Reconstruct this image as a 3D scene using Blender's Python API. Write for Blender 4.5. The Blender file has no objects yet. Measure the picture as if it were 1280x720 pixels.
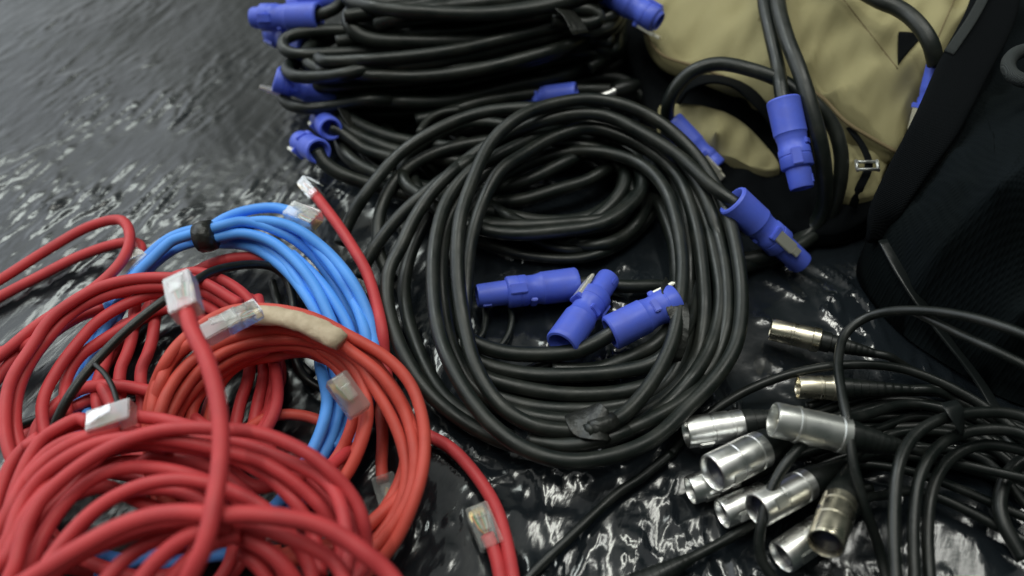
import bpy, bmesh, math, random
import numpy as np
from mathutils import Vector, Matrix, kdtree
R = math.radians
random.seed(7); rng = np.random.default_rng(11)
scene = bpy.context.scene
COL = scene.collection

# ------------------------------------------------------------------ camera
FPX = 1108.0; PITCH = 50.0; CAMH = 0.49
CAM = np.array([0.0, 0.0, CAMH])
cam_d = bpy.data.cameras.new("camera"); cam = bpy.data.objects.new("camera", cam_d); COL.objects.link(cam)
cam.location = CAM; cam.rotation_euler = (R(90 - PITCH), 0, 0)
cam_d.sensor_width = 36; cam_d.lens = 36 * FPX / 1280; cam_d.clip_start = 0.02; cam_d.clip_end = 60
cam_d.dof.use_dof = True; cam_d.dof.focus_distance = 0.57; cam_d.dof.aperture_fstop = 3.5
scene.camera = cam
# ------------------------------------------------------------------ world and lamps
scene.render.engine = 'CYCLES'
scene.cycles.max_bounces = 8; scene.cycles.transmission_bounces = 6; scene.cycles.use_denoising = True
scene.view_settings.view_transform = 'Standard'; scene.view_settings.look = 'None'
scene.view_settings.exposure = 0.12; scene.view_settings.gamma = 1.0
W = bpy.data.worlds.new("World"); scene.world = W; W.use_nodes = True
nt = W.node_tree; nt.nodes.clear()
o_ = nt.nodes.new('ShaderNodeOutputWorld'); b_ = nt.nodes.new('ShaderNodeBackground'); nt.links.new(b_.outputs[0], o_.inputs[0])
g_ = nt.nodes.new('ShaderNodeNewGeometry') if False else nt.nodes.new('ShaderNodeTexCoord')
dot = nt.nodes.new('ShaderNodeVectorMath'); dot.operation = 'DOT_PRODUCT'
dot.inputs[1].default_value = tuple(Vector((-0.80, 0.45, 0.40)).normalized()); nt.links.new(g_.outputs['Generated'], dot.inputs[0])
rp = nt.nodes.new('ShaderNodeValToRGB'); nt.links.new(dot.outputs['Value'], rp.inputs[0])
e = rp.color_ramp.elements
e[0].position = 0.0; e[0].color = (0.032, 0.042, 0.038, 1)
e[1].position = 1.0; e[1].color = (1.72, 1.86, 1.98, 1)
x = e.new(0.55); x.color = (0.05, 0.062, 0.056, 1)
x = e.new(0.80); x.color = (0.46, 0.465, 0.41, 1)
x = e.new(0.85); x.color = (1.20, 1.27, 1.28, 1)
sx = nt.nodes.new('ShaderNodeSeparateXYZ'); nt.links.new(g_.outputs['Generated'], sx.inputs[0])          # pale ceiling overhead
mrw = nt.nodes.new('ShaderNodeMapRange'); mrw.interpolation_type = 'SMOOTHSTEP'; mrw.inputs[1].default_value = .72; mrw.inputs[2].default_value = .97; mrw.inputs[4].default_value = .36
nt.links.new(sx.outputs['Z'], mrw.inputs[0])
addw = nt.nodes.new('ShaderNodeVectorMath'); addw.operation = 'ADD'; nt.links.new(rp.outputs[0], addw.inputs[0]); nt.links.new(mrw.outputs[0], addw.inputs[1])
nt.links.new(addw.outputs[0], b_.inputs[0]); b_.inputs[1].default_value = 1.0
def area(name, loc, target, sx, sy, power, col):
    d = bpy.data.lights.new(name, 'AREA'); d.shape = 'RECTANGLE'; d.size = sx; d.size_y = sy; d.energy = power; d.color = col
    o = bpy.data.objects.new(name, d); COL.objects.link(o); o.location = loc
    o.rotation_euler = (Vector(target) - Vector(loc)).to_track_quat('-Z', 'Y').to_euler(); return o
area("window_light", (-0.9, 1.5, 1.7), (0, .4, 0), 0.75, 0.45, 10, (0.92, 1.0, 0.95))
area("ceiling_light", (0.25, 0.75, 2.1), (0, .4, 0), 0.13, 1.1, 9.5, (0.99, 1.0, 0.91))
area("ceiling_light", (-0.55, 0.2, 2.0), (0, .4, 0), 0.9, 0.10, 7, (0.99, 1.0, 0.91))
area("ceiling_light", (0.95, 0.95, 1.9), (0, .4, 0), 0.10, 0.9, 5, (0.99, 1.0, 0.93))

# ------------------------------------------------------------------ pixel ray -> point at a real height
cp, sp = math.cos(R(PITCH)), math.sin(R(PITCH))
def ray(px, py):
    u = (np.asarray(px, float) - 640) / FPX; v = (np.asarray(py, float) - 360) / FPX
    d = np.stack([u, cp - v * sp, -sp - v * cp], -1)
    return d / np.linalg.norm(d, axis=-1, keepdims=True)
def at(px, py, z):
    d = ray(px, py); t = (np.asarray(z, float) - CAMH) / d[..., 2]
    return CAM + d * t[..., None]
def proj(p):
    q = np.asarray(p) - CAM
    f = q[1] * cp - q[2] * sp; up = q[1] * sp + q[2] * cp
    return 640 + FPX * q[0] / f, 360 - FPX * up / f

# ------------------------------------------------------------------ materials
MATS = {}
def mat(name, col, rough=.5, metal=0, spec=.5, trans=0, coat=0, bump=None, dirt=None, ior=1.45, roughvar=0):
    if name in MATS: return MATS[name]
    m = bpy.data.materials.new(name); m.use_nodes = True; n = m.node_tree; bs = n.nodes['Principled BSDF']
    bs.inputs['Base Color'].default_value = (*col, 1); bs.inputs['Roughness'].default_value = rough
    bs.inputs['Metallic'].default_value = metal; bs.inputs['Specular IOR Level'].default_value = spec
    bs.inputs['Transmission Weight'].default_value = trans; bs.inputs['Coat Weight'].default_value = coat
    bs.inputs['IOR'].default_value = ior
    tc = n.nodes.new('ShaderNodeTexCoord')
    if dirt:
        sc_, amt, dc = dirt
        nz = n.nodes.new('ShaderNodeTexNoise'); nz.inputs['Scale'].default_value = sc_; nz.inputs['Detail'].default_value = 6
        n.links.new(tc.outputs['Object'], nz.inputs['Vector'])
        r_ = n.nodes.new('ShaderNodeValToRGB'); r_.color_ramp.elements[0].position = .42; r_.color_ramp.elements[1].position = .72
        r_.color_ramp.elements[1].color = (amt, amt, amt, 1); n.links.new(nz.outputs['Fac'], r_.inputs[0])
        mx = n.nodes.new('ShaderNodeMix'); mx.data_type = 'RGBA'; mx.inputs[6].default_value = (*col, 1); mx.inputs[7].default_value = (*dc, 1)
        n.links.new(r_.outputs[0], mx.inputs[0]); n.links.new(mx.outputs[2], bs.inputs['Base Color'])
    if roughvar:
        nz = n.nodes.new('ShaderNodeTexNoise'); nz.inputs['Scale'].default_value = 90; nz.inputs['Detail'].default_value = 4
        n.links.new(tc.outputs['Object'], nz.inputs['Vector'])
        mr = n.nodes.new('ShaderNodeMapRange'); mr.inputs[1].default_value = .3; mr.inputs[2].default_value = .7
        mr.inputs[3].default_value = rough - roughvar; mr.inputs[4].default_value = rough + roughvar
        n.links.new(nz.outputs['Fac'], mr.inputs[0]); n.links.new(mr.outputs[0], bs.inputs['Roughness'])
    if bump:
        kind, sc_, st, dist = bump
        if kind == 'noise':
            t = n.nodes.new('ShaderNodeTexNoise'); t.inputs['Detail'].default_value = 5
            t.inputs['Scale'].default_value = sc_; out = t.outputs['Fac']
            n.links.new(tc.outputs['Object'], t.inputs['Vector'])
        else:                                           # woven cloth: two crossed waves
            outs = []
            for ax in ('X', 'Y'):
                t = n.nodes.new('ShaderNodeTexWave'); t.bands_direction = ax; t.inputs['Scale'].default_value = sc_
                t.inputs['Distortion'].default_value = .1; n.links.new(tc.outputs['Object'], t.inputs['Vector']); outs.append(t.outputs['Fac'])
            mm = n.nodes.new('ShaderNodeMath'); mm.operation = 'MULTIPLY'
            n.links.new(outs[0], mm.inputs[0]); n.links.new(outs[1], mm.inputs[1]); out = mm.outputs[0]
        b = n.nodes.new('ShaderNodeBump'); b.inputs['Strength'].default_value = st; b.inputs['Distance'].default_value = dist
        n.links.new(out, b.inputs['Height']); n.links.new(b.outputs[0], bs.inputs['Normal'])
    MATS[name] = m; return m
RUBBER = mat('black_rubber', (.006, .0092, .0078), .41, spec=.55, dirt=(60, .5, (.036, .037, .030)), roughvar=.09, bump=('noise', 500, .15, .0006))
RUBBER2 = mat('dark_rubber', (.005, .0072, .0064), .37, spec=.5, dirt=(80, .4, (.03, .03, .028)), roughvar=.08, bump=('noise', 700, .15, .0005))
RED = mat('red_jacket', (.53, .052, .058), .5, spec=.35, dirt=(55, .55, (.36, .034, .042)), bump=('noise', 400, .12, .0005), roughvar=.06)
ORANGE = mat('orange_red_jacket', (.55, .076, .055), .5, spec=.35, dirt=(55, .55, (.36, .045, .034)), bump=('noise', 400, .12, .0005), roughvar=.06)
BLUE = mat('sky_blue_jacket', (.10, .35, .92), .45, spec=.35, dirt=(35, .3, (.04, .16, .5)), bump=('noise', 400, .12, .0005), roughvar=.06)
PLUG = mat('blue_violet_plastic', (.085, .135, .66), .42, spec=.45, dirt=(90, .3, (.10, .11, .40)), bump=('noise', 300, .15, .0006), roughvar=.07)
PLUGIN = mat('dark_socket', (.01, .012, .03), .5)
METAL = mat('nickel', (.90, .90, .88), .34, metal=1, roughvar=.09, dirt=(120, .35, (.35, .33, .28)))
BRASS = mat('worn_nickel', (.70, .65, .52), .30, metal=1, roughvar=.09, dirt=(120, .4, (.28, .25, .17)))
GREYM = mat('dull_zinc', (.52, .53, .51), .36, metal=.9, roughvar=.1)
CLEAR = mat('clear_plastic', (.80, .83, .80), .24, trans=.90, spec=.3, ior=1.38, bump=('noise', 200, .2, .001))
FROST = mat('frosted_plastic', (.46, .43, .40), .5, trans=.82, spec=.12, ior=1.38)
CLEAR.node_tree.nodes['Principled BSDF'].inputs['Alpha'].default_value = .55
FROST.node_tree.nodes['Principled BSDF'].inputs['Alpha'].default_value = .68
GOLD = mat('gold_contact', (.75, .55, .22), .3, metal=1)
TAPE = mat('black_tape', (.016, .017, .015), .35, spec=.5, bump=('noise', 220, .5, .002))
TANTAPE = mat('beige_tape', (.52, .43, .31), .6, spec=.25, bump=('noise', 160, .5, .002), dirt=(120, .5, (.30, .23, .15)))
TAN = mat('tan_canvas', (.30, .268, .142), .85, spec=.15, bump=('weave', 420, .25, .0008), dirt=(9, .5, (.28, .25, .13)))
TRIM = mat('brown_piping', (.16, .12, .06), .8)
CLOTH = mat('black_nylon', (.0035, .0045, .0055), .8, spec=.08, bump=('weave', 330, .5, .0015))
MESHF = mat('navy_mesh_fabric', (.0035, .0052, .0058), .85, spec=.06, bump=('weave', 115, .3, .0015), dirt=(14, .4, (.007, .010, .013)))
WEB = mat('grey_webbing', (.022, .027, .027), .6, bump=('weave', 380, .6, .0015))
GLOSS = mat('glossy_black_strap', (.008, .010, .010), .32, spec=.5, bump=('noise', 90, .3, .002))

# ------------------------------------------------------------------ object helpers
def tag(o, label=None, cat=None, group=None, kind=None):
    if label: o['label'] = label
    if cat: o['category'] = cat
    if group: o['group'] = group
    if kind: o['kind'] = kind
    return o
def thing(name, loc, label, cat, group=None):
    o = bpy.data.objects.new(name, None); COL.objects.link(o); o.location = loc; o.empty_display_size = .02
    o['_o'] = tuple(loc); return tag(o, label, cat, group)
def mesh(name, verts, faces, m, parent=None, smooth=True):
    """verts in world metres; stored relative to the thing's base"""
    org = np.zeros(3)
    q = parent
    while q is not None:
        if '_o' in q: org = np.array(q['_o'])
        q = q.parent
    me = bpy.data.meshes.new(name); v = np.asarray(verts, float) - org
    me.from_pydata(v.tolist(), [], faces if isinstance(faces, list) else faces.tolist())
    me.materials.append(m)
    if smooth: me.polygons.foreach_set('use_smooth', [True] * len(me.polygons))
    me.update(); o = bpy.data.objects.new(name, me); COL.objects.link(o)
    if parent is not None: o.parent = parent
    return o
def sharp(o, ang=35):
    me = o.data; bm = bmesh.new(); bm.from_mesh(me)
    bmesh.ops.recalc_face_normals(bm, faces=bm.faces)
    for ed in bm.edges:
        if len(ed.link_faces) == 2 and ed.calc_face_angle(0) > R(ang): ed.smooth = False
    bm.to_mesh(me); bm.free(); return o
class MB:
    def __init__(s): s.v = []; s.f = []; s.n = 0
    def add(s, v, f):
        v = np.asarray(v, float); s.v.append(v); s.f += [tuple(int(i) + s.n for i in q) for q in f]; s.n += len(v)
    def build(s, name, m, parent=None, smooth=True): return mesh(name, np.concatenate(s.v), s.f, m, parent, smooth)

def catmull(P, step):
    P = np.asarray(P, float)
    if len(P) == 2: P = np.array([P[0], P.mean(0), P[1]])
    Q = np.vstack([2 * P[0] - P[1], P, 2 * P[-1] - P[-2]]); out = []
    for i in range(1, len(Q) - 2):
        p0, p1, p2, p3 = Q[i - 1:i + 3]
        a = [0]
        for A, B in ((p0, p1), (p1, p2), (p2, p3)): a.append(a[-1] + max(np.linalg.norm(B - A), 1e-5) ** .5)
        t = np.linspace(a[1], a[2], 12, endpoint=False)[:, None]
        A1 = (a[1] - t) / (a[1] - a[0]) * p0 + (t - a[0]) / (a[1] - a[0]) * p1
        A2 = (a[2] - t) / (a[2] - a[1]) * p1 + (t - a[1]) / (a[2] - a[1]) * p2
        A3 = (a[3] - t) / (a[3] - a[2]) * p2 + (t - a[2]) / (a[3] - a[2]) * p3
        B1 = (a[2] - t) / (a[2] - a[0]) * A1 + (t - a[0]) / (a[2] - a[0]) * A2
        B2 = (a[3] - t) / (a[3] - a[1]) * A2 + (t - a[1]) / (a[3] - a[1]) * A3
        out.append((a[2] - t) / (a[2] - a[1]) * B1 + (t - a[1]) / (a[2] - a[1]) * B2)
    out.append(P[-1][None]); C = np.vstack(out)
    L = np.r_[0, np.cumsum(np.linalg.norm(np.diff(C, axis=0), axis=1))]
    n = max(4, int(L[-1] / step)); s = np.linspace(0, L[-1], n + 1)
    return np.stack([np.interp(s, L, C[:, k]) for k in range(3)], 1)
def frames(C):
    T = np.gradient(C, axis=0); T /= np.linalg.norm(T, axis=1, keepdims=True) + 1e-12
    up = np.array([0, 0, 1.]) if abs(T[0, 2]) < .9 else np.array([1., 0, 0])
    N = np.zeros_like(C); N[0] = up - T[0] * up.dot(T[0]); N[0] /= np.linalg.norm(N[0])
    for i in range(1, len(C)):
        v = N[i - 1] - T[i] * N[i - 1].dot(T[i]); N[i] = v / (np.linalg.norm(v) + 1e-12)
    return T, N, np.cross(T, N)
def tube(C, r, n=14, cap=True, squash=1.0):
    T, N, B = frames(C); a = np.linspace(0, 2 * np.pi, n, endpoint=False)
    r = np.broadcast_to(np.asarray(r, float), (len(C),))
    V = (C[:, None] + r[:, None, None] * (np.cos(a)[None, :, None] * N[:, None] * squash + np.sin(a)[None, :, None] * B[:, None])).reshape(-1, 3)
    F = []
    for i in range(len(C) - 1):
        for k in range(n):
            k2 = (k + 1) % n; F.append((i * n + k, i * n + k2, (i + 1) * n + k2, (i + 1) * n + k))
    if cap: F.append(tuple(range(n - 1, -1, -1))); F.append(tuple((len(C) - 1) * n + k for k in range(n)))
    return V, F
def basis(a, up=(0, 0, 1)):
    a = np.asarray(a, float); a = a / np.linalg.norm(a); up = np.asarray(up, float)
    n = up - a * up.dot(a)
    if np.linalg.norm(n) < .05: n = np.array([0, 1., 0]) - a * a[1]
    n /= np.linalg.norm(n); return a, n, np.cross(a, n)
def lathe(P0, ax, up, prof, n=40, flute=None):
    """prof: list of (distance along ax, radius); flute=(s0,s1,count,depth)"""
    a, N, B = basis(ax, up); an = np.linspace(0, 2 * np.pi, n, endpoint=False); V = []; F = []
    for s, r in prof:
        rr = np.full(n, r)
        if flute and flute[0] <= s <= flute[1]: rr = r - flute[3] * (0.5 + 0.5 * np.cos(an * flute[2])) ** 2
        V.append(P0 + a * s + rr[:, None] * (np.cos(an)[:, None] * N + np.sin(an)[:, None] * B))
    for i in range(len(prof) - 1):
        for k in range(n):
            k2 = (k + 1) % n; F.append((i * n + k, i * n + k2, (i + 1) * n + k2, (i + 1) * n + k))
    F.append(tuple(range(n - 1, -1, -1))); F.append(tuple((len(prof) - 1) * n + k for k in range(n)))
    return np.concatenate(V), F
def boxv(c, a, N, B, l, w, h, bev=.0006):
    """bevelled box centred c, axes a (length) B (width) N (height)"""
    bm = bmesh.new(); bmesh.ops.create_cube(bm, size=1)
    for v in bm.verts: v.co = Vector((v.co.x * l, v.co.y * w, v.co.z * h))
    bmesh.ops.bevel(bm, geom=list(bm.edges), offset=bev, segments=2, affect='EDGES')
    bm.verts.index_update()
    V = np.array([list(v.co) for v in bm.verts]); F = [[v.index for v in f.verts] for f in bm.faces]; bm.free()
    return c + V[:, :1] * a + V[:, 1:2] * B + V[:, 2:] * N, F

# ------------------------------------------------------------------ cable strands, traced then settled on each other
STR = []
def toks(s):
    P = [list(map(float, t.split(','))) for t in s.split()]; n = len(P)
    idx = [i for i, p in enumerate(P) if len(p) > 2]
    z = np.interp(range(n), idx, [P[i][2] for i in idx]) if idx else np.full(n, 6.)
    return np.array([[p[0], p[1], zz] for p, zz in zip(P, z)])
def strand(owner, r, s, m=None):
    """s: 'px,py,z_mm ...' ; z interpolated where missing"""
    P = toks(s) if isinstance(s, str) else np.asarray(s, float)
    W_ = at(P[:, 0], P[:, 1], P[:, 2] / 1000)
    C = catmull(W_, .005); STR.append(dict(owner=owner, r=r / 1000, C=C)); return STR[-1]
def loops(owner, r, cx, cy, rx, ry, z0, z1, a0=0, a1=360, rot=0, jit=3, grow=0, drift=(0, 0)):
    """a continuous run of turns; angles: 0 right, 90 toward the viewer"""
    n = max(4, int(abs(a1 - a0) / 24)); A = np.radians(np.linspace(a0, a1, n)); t = np.linspace(0, 1, n)
    j = rng.normal(0, jit, (n, 2)); gx = 1 + grow * t; ca, sa = math.cos(R(rot)), math.sin(R(rot))
    X = rx * gx * np.cos(A); Y = ry * gx * np.sin(A)
    P = np.stack([cx + drift[0] * t + X * ca - Y * sa + j[:, 0], cy + drift[1] * t + X * sa + Y * ca + j[:, 1], z0 + (z1 - z0) * t + rng.normal(0, 1, n)], 1)
    return strand(owner, r, P)
def settle(iters=36, tol=.93):
    Cs = [s['C'] for s in STR]; off = np.cumsum([0] + [len(c) for c in Cs]); Q = np.vstack(Cs); n = len(Q)
    sid = np.concatenate([np.full(len(c), i) for i, c in enumerate(Cs)]); rad = np.array([s['r'] for s in STR])[sid]
    loc = np.arange(n) - off[sid]
    D = Q - CAM; t = np.linalg.norm(D, axis=1); D /= t[:, None]
    kd = kdtree.KDTree(n)
    for i in range(n): kd.insert(Q[i], i)
    kd.balance(); I = []; J = []
    for i in range(n):
        for co, j, d in kd.find_range(Q[i], .030):
            if j > i and (sid[j] != sid[i] or j - i > 14): I.append(i); J.append(j)
    I = np.array(I); J = np.array(J); Rr = (rad[I] + rad[J]) * tol; near_i = t[I] < t[J]
    tmax = (rad * 1.0 + .0015 - CAMH) / D[:, 2]; t = np.minimum(t, tmax); t0 = t.copy()
    for it in range(iters):
        P = CAM + D * t[:, None]; d = P[I] - P[J]; dist = np.linalg.norm(d, axis=1)
        s = t[I] - t[J]; lat2 = np.maximum(dist ** 2 - s ** 2, 0); need = np.sqrt(np.maximum(Rr ** 2 - lat2, 0))
        sep = np.where(near_i, -s, s); push = np.clip(need - sep, 0, .006) * (lat2 < Rr ** 2 * .8)
        acc = np.zeros(n); cnt = np.zeros(n)
        pi = np.where(near_i, -push, push)
        np.add.at(acc, I, pi); np.add.at(acc, J, -pi); np.add.at(cnt, I, push > 0); np.add.at(cnt, J, push > 0)
        dt = .5 * acc / np.maximum(cnt, 1)
        e_ = (t + dt) - t0
        for k in range(len(Cs)):
            a, b = off[k], off[k + 1]; q = e_[a:b]
            if len(q) > 4:
                for _ in range(2): q[1:-1] = .5 * q[1:-1] + .25 * (q[:-2] + q[2:])
            e_[a:b] = q
        t = np.minimum(t0 + e_, tmax)
    P = CAM + D * t[:, None]
    for k, s in enumerate(STR):
        C = P[off[k]:off[k + 1]]
        s['C'] = catmull(np.vstack([C[:-1:2], C[-1:]]) if len(C) > 8 else C, .0028)
def cables(owner, name, m, parent, n=14):
    b = MB()
    for s in STR:
        if s['owner'] == owner: b.add(*tube(s['C'], s['r'], n))
    return b.build(name, m, parent)

# ================================================================== the setting
def field(nx, ny, lx, ly, ang, seed, dx):
    """filtered noise: correlation lengths lx, ly (m) along / across direction ang"""
    r_ = np.random.default_rng(seed); w = r_.normal(size=(ny, nx)); f = np.fft.rfft2(w)
    ky = np.fft.fftfreq(ny, dx)[:, None]; kx = np.fft.rfftfreq(nx, dx)[None]
    c, s = math.cos(R(ang)), math.sin(R(ang)); a = kx * c + ky * s; b = -kx * s + ky * c
    g = np.fft.irfft2(f * np.exp(-(a * lx) ** 2 - (b * ly) ** 2), (ny, nx)); return g / g.std()
SX, SY, DX = 2.3, 2.0, .0025; X0, Y0 = -1.15, -.25
nx, ny = int(SX / DX) // 2 * 2, int(SY / DX) // 2 * 2
xs = X0 + np.arange(nx) * DX; ys = Y0 + np.arange(ny) * DX; GX, GY = np.meshgrid(xs, ys)
def ridge(n, p=1.0): return np.exp(-np.abs(n) * p)
far = 1 / (1 + np.exp(-(GY - .55 + .25 * GX) / .05))            # far left: pulled tight, long streaks
left = 1 / (1 + np.exp((GX + .10) / .07))
calm = np.clip(field(nx, ny, .15, .10, 35, 5, DX) * .5 + .65, .15, 1.4)
warpn = field(nx, ny, .05, .05, 0, 9, DX)
def fold(lx, ly, ang, seed, w, wp=.3, th=.0):
    """sparse soft-shouldered folds: narrow ridges that come and go along their length"""
    m_ = np.clip(field(nx, ny, lx * .8, lx * .8, 0, seed + 100, DX) - th, 0, 2) * .7
    return np.exp(-(np.abs(field(nx, ny, lx, ly, ang, seed, DX) + wp * warpn) * w) ** 1.3) * m_
L_ = fold(.11, .014, 62, 1, 2.6, .3, -.4) * 1.2 + fold(.06, .009, 66, 2, 2.6, .3, -.5) * 1.1 + fold(.05, .008, 54, 12, 2.4, .3, -.3) * 1.0 + fold(.035, .005, 70, 15, 2.2, .3, -.3) * .75 + fold(.030, .0032, 64, 21, 2.0, .2, .1) * .55
R_ = fold(.10, .018, 106, 3, 2.2, .4, -.3) * 2.8 + fold(.045, .013, 80, 4, 2.4, .4, .0) * 2.1 + fold(.05, .012, 135, 6, 2.4, .4, .1) * 1.9 + fold(.022, .008, 100, 16, 2.2, .3, .4) * 1.1
wide = field(nx, ny, .16, .12, 30, 7, DX) * 1.0 + field(nx, ny, .05, .03, 100, 17, DX) * .35 * (1 - left)
cx_, cy_ = at(300, 215, 0)[:2]; ax_ = ((GX - cx_) * .5 + (GY - cy_) * .85); ay_ = ((GX - cx_) * .85 - (GY - cy_) * .5)
L_ = (L_ + fold(.055, .0065, 62, 31, 2.4, .3, -.1) * 1.3 * np.exp(-((GX - cx_) / .16) ** 2 - ((GY - cy_) / .12) ** 2)) * (.22 + 1.0 * np.exp(-((GX - cx_) / .17) ** 2 - ((GY - cy_) / .13) ** 2) + .8 * np.exp(-((GY - .36) / .12) ** 2) + .5 * np.exp(-((GX + .42) / .10) ** 2 - ((GY - .86) / .12) ** 2))
H = wide + left * L_ * calm * 1.5 + (1 - left) * R_ * 1.05
H = H - H.min() - 3.0
H *= .0010
def hsheet(x, y):
    i = int(np.clip((x - X0) / DX, 0, nx - 1)); j = int(np.clip((y - Y0) / DX, 0, ny - 1)); return H[j, i]
V = np.stack([GX, GY, H - .0022], -1).reshape(-1, 3)
ii = np.arange(nx * ny).reshape(ny, nx)
F = np.stack([ii[:-1, :-1], ii[:-1, 1:], ii[1:, 1:], ii[1:, :-1]], -1).reshape(-1, 4)
FILM = bpy.data.materials.new('black_polythene'); FILM.use_nodes = True; n = FILM.node_tree; bs = n.nodes['Principled BSDF']
bs.inputs['Base Color'].default_value = (.010, .013, .016, 1); bs.inputs['Specular IOR Level'].default_value = .62
tc = n.nodes.new('ShaderNodeTexCoord'); mp = n.nodes.new('ShaderNodeMapping'); mp.vector_type = 'TEXTURE'; mp.inputs['Rotation'].default_value = (0, 0, R(64)); mp.inputs['Scale'].default_value = (1, .2, 1)
n.links.new(tc.outputs['Object'], mp.inputs[0])
n1 = n.nodes.new('ShaderNodeTexNoise'); n1.inputs['Scale'].default_value = 20; n1.inputs['Detail'].default_value = 3; n1.inputs['Distortion'].default_value = .4
n.links.new(mp.outputs[0], n1.inputs['Vector'])
n2 = n.nodes.new('ShaderNodeTexNoise'); n2.inputs['Scale'].default_value = 130; n2.inputs['Detail'].default_value = 6
n.links.new(tc.outputs['Object'], n2.inputs['Vector'])
b1 = n.nodes.new('ShaderNodeBump'); b1.inputs['Strength'].default_value = .11; b1.inputs['Distance'].default_value = .004; n.links.new(n1.outputs['Fac'], b1.inputs['Height'])
b2 = n.nodes.new('ShaderNodeBump'); b2.inputs['Strength'].default_value = .13; b2.inputs['Distance'].default_value = .0012; n.links.new(n2.outputs['Fac'], b2.inputs['Height']); n.links.new(b1.outputs[0], b2.inputs['Normal'])
n.links.new(b2.outputs[0], bs.inputs['Normal'])
n3 = n.nodes.new('ShaderNodeTexNoise'); n3.inputs['Scale'].default_value = 9; n3.inputs['Detail'].default_value = 7; n.links.new(tc.outputs['Object'], n3.inputs['Vector'])
mr = n.nodes.new('ShaderNodeMapRange'); mr.inputs[1].default_value = .35; mr.inputs[2].default_value = .68; mr.inputs[3].default_value = .09; mr.inputs[4].default_value = .22
n.links.new(n3.outputs['Fac'], mr.inputs[0])
# the pulled-tight left side of the film is duller with fine drawn lines, the crumpled right side is glossier
sxx = n.nodes.new('ShaderNodeSeparateXYZ'); n.links.new(tc.outputs['Object'], sxx.inputs[0])
ml = n.nodes.new('ShaderNodeMapRange'); ml.interpolation_type = 'SMOOTHSTEP'; ml.inputs[1].default_value = -.20; ml.inputs[2].default_value = .02; ml.inputs[3].default_value = 1; ml.inputs[4].default_value = 0
n.links.new(sxx.outputs['X'], ml.inputs[0])
ma = n.nodes.new('ShaderNodeMath'); ma.operation = 'MULTIPLY_ADD'; ma.inputs[1].default_value = .07; n.links.new(ml.outputs[0], ma.inputs[0]); n.links.new(mr.outputs[0], ma.inputs[2]); n.links.new(ma.outputs[0], bs.inputs['Roughness'])
mb_ = n.nodes.new('ShaderNodeMath'); mb_.operation = 'MULTIPLY_ADD'; mb_.inputs[1].default_value = .07; mb_.inputs[2].default_value = .07; n.links.new(ml.outputs[0], mb_.inputs[0]); n.links.new(mb_.outputs[0], b1.inputs['Strength'])
sheet = mesh('plastic_sheet', V, F, FILM)
tag(sheet, 'crumpled shiny black plastic sheet spread under all the cables', 'plastic sheet')
FLOORM = mat('concrete', (.16, .16, .15), .8, bump=('noise', 40, .3, .004), dirt=(4, .6, (.11, .11, .10)))
fl = mesh('floor', [(-6, -5, -.008), (6, -5, -.008), (6, 7, -.008), (-6, 7, -.008)], [(0, 1, 2, 3)], FLOORM, smooth=False); tag(fl, kind='structure')

# ================================================================== builders for connectors
def V3(px, py, z): return at(px, py, z / 1000)
def power_plug(parent, cab, front, L=.070, k=1.0, latch=90, up=(0, 0, 1), cut=False):
    """round locking plug: flared fluted collar, body, narrow nose, metal latch.  cab: collar end, front: towards the nose"""
    cab = np.asarray(cab, float); a = np.asarray(front, float) - cab; a /= np.linalg.norm(a); r = .0120 * k
    P0 = cab - a * .006
    prof = [(.010, r * .50), (.004, r * .58), (.0, r * .80), (.0004, r * .93), (.0016, r * 1.0)]
    for s in np.linspace(.004, .026, 9): prof.append((s, r * (1.0 - .02 * (s - .004) / .022)))
    prof += [(.0268, r * .93), (.029, r * .90), (.031, r * .86), (.036, r * .86), (.0372, r * .93), (.0415, r * .94), (.0418, r * .915), (.0426, r * .915), (.0429, r * .94), (.050, r * .95), (.0508, r * .90), (.0515, r * .74),
             (L - .0015, r * .70), (L - .0003, r * .66), (L, r * .60), (L - .004, r * .54), (L - .016, r * .52)]
    body = mesh('plug', *lathe(P0, a, up, prof, 48, (.003, .024, 24, r * .035)), PLUG, parent); sharp(body, 40)
    a_, N, B = basis(a, up)
    q = mesh('core', *lathe(P0 + a * (L - .0165), a, up, [(0, r * .50), (.011, r * .50), (.0115, r * .44)], 20), PLUGIN, body)
    th = R(latch); n_ = math.cos(th) * N + math.sin(th) * B; t_ = np.cross(a_, n_)
    c = P0 + a_ * .047 + n_ * r * .93
    m = MB(); m.add(*boxv(c, a_, n_, t_, .017, .0085, .0030)); m.add(*boxv(c + a_ * .011 + n_ * .0, a_, n_, t_, .006, .0062, .0024))
    m.build('latch', LATCH, body, False)
    m = MB(); m.add(*boxv(P0 + a_ * .0375 + n_ * r * .86, a_, n_, t_, .004, .011, .005)); m.add(*boxv(P0 + a_ * .044 - n_ * r * .86, a_, n_, t_, .012, .007, .004))
    n3 = math.cos(th + 1.9) * N + math.sin(th + 1.9) * B; t3 = np.cross(a_, n3)
    m.add(*boxv(P0 + a_ * .0335 + n3 * r * .80, a_, n3, t3, .0045, .009, .0036)); m.add(*boxv(P0 + a_ * (L - .006) + n3 * r * .70, a_, n3, t3, .007, .0035, .0014))
    m.build('key_rib', PLUG, body, False)
    return body
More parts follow.
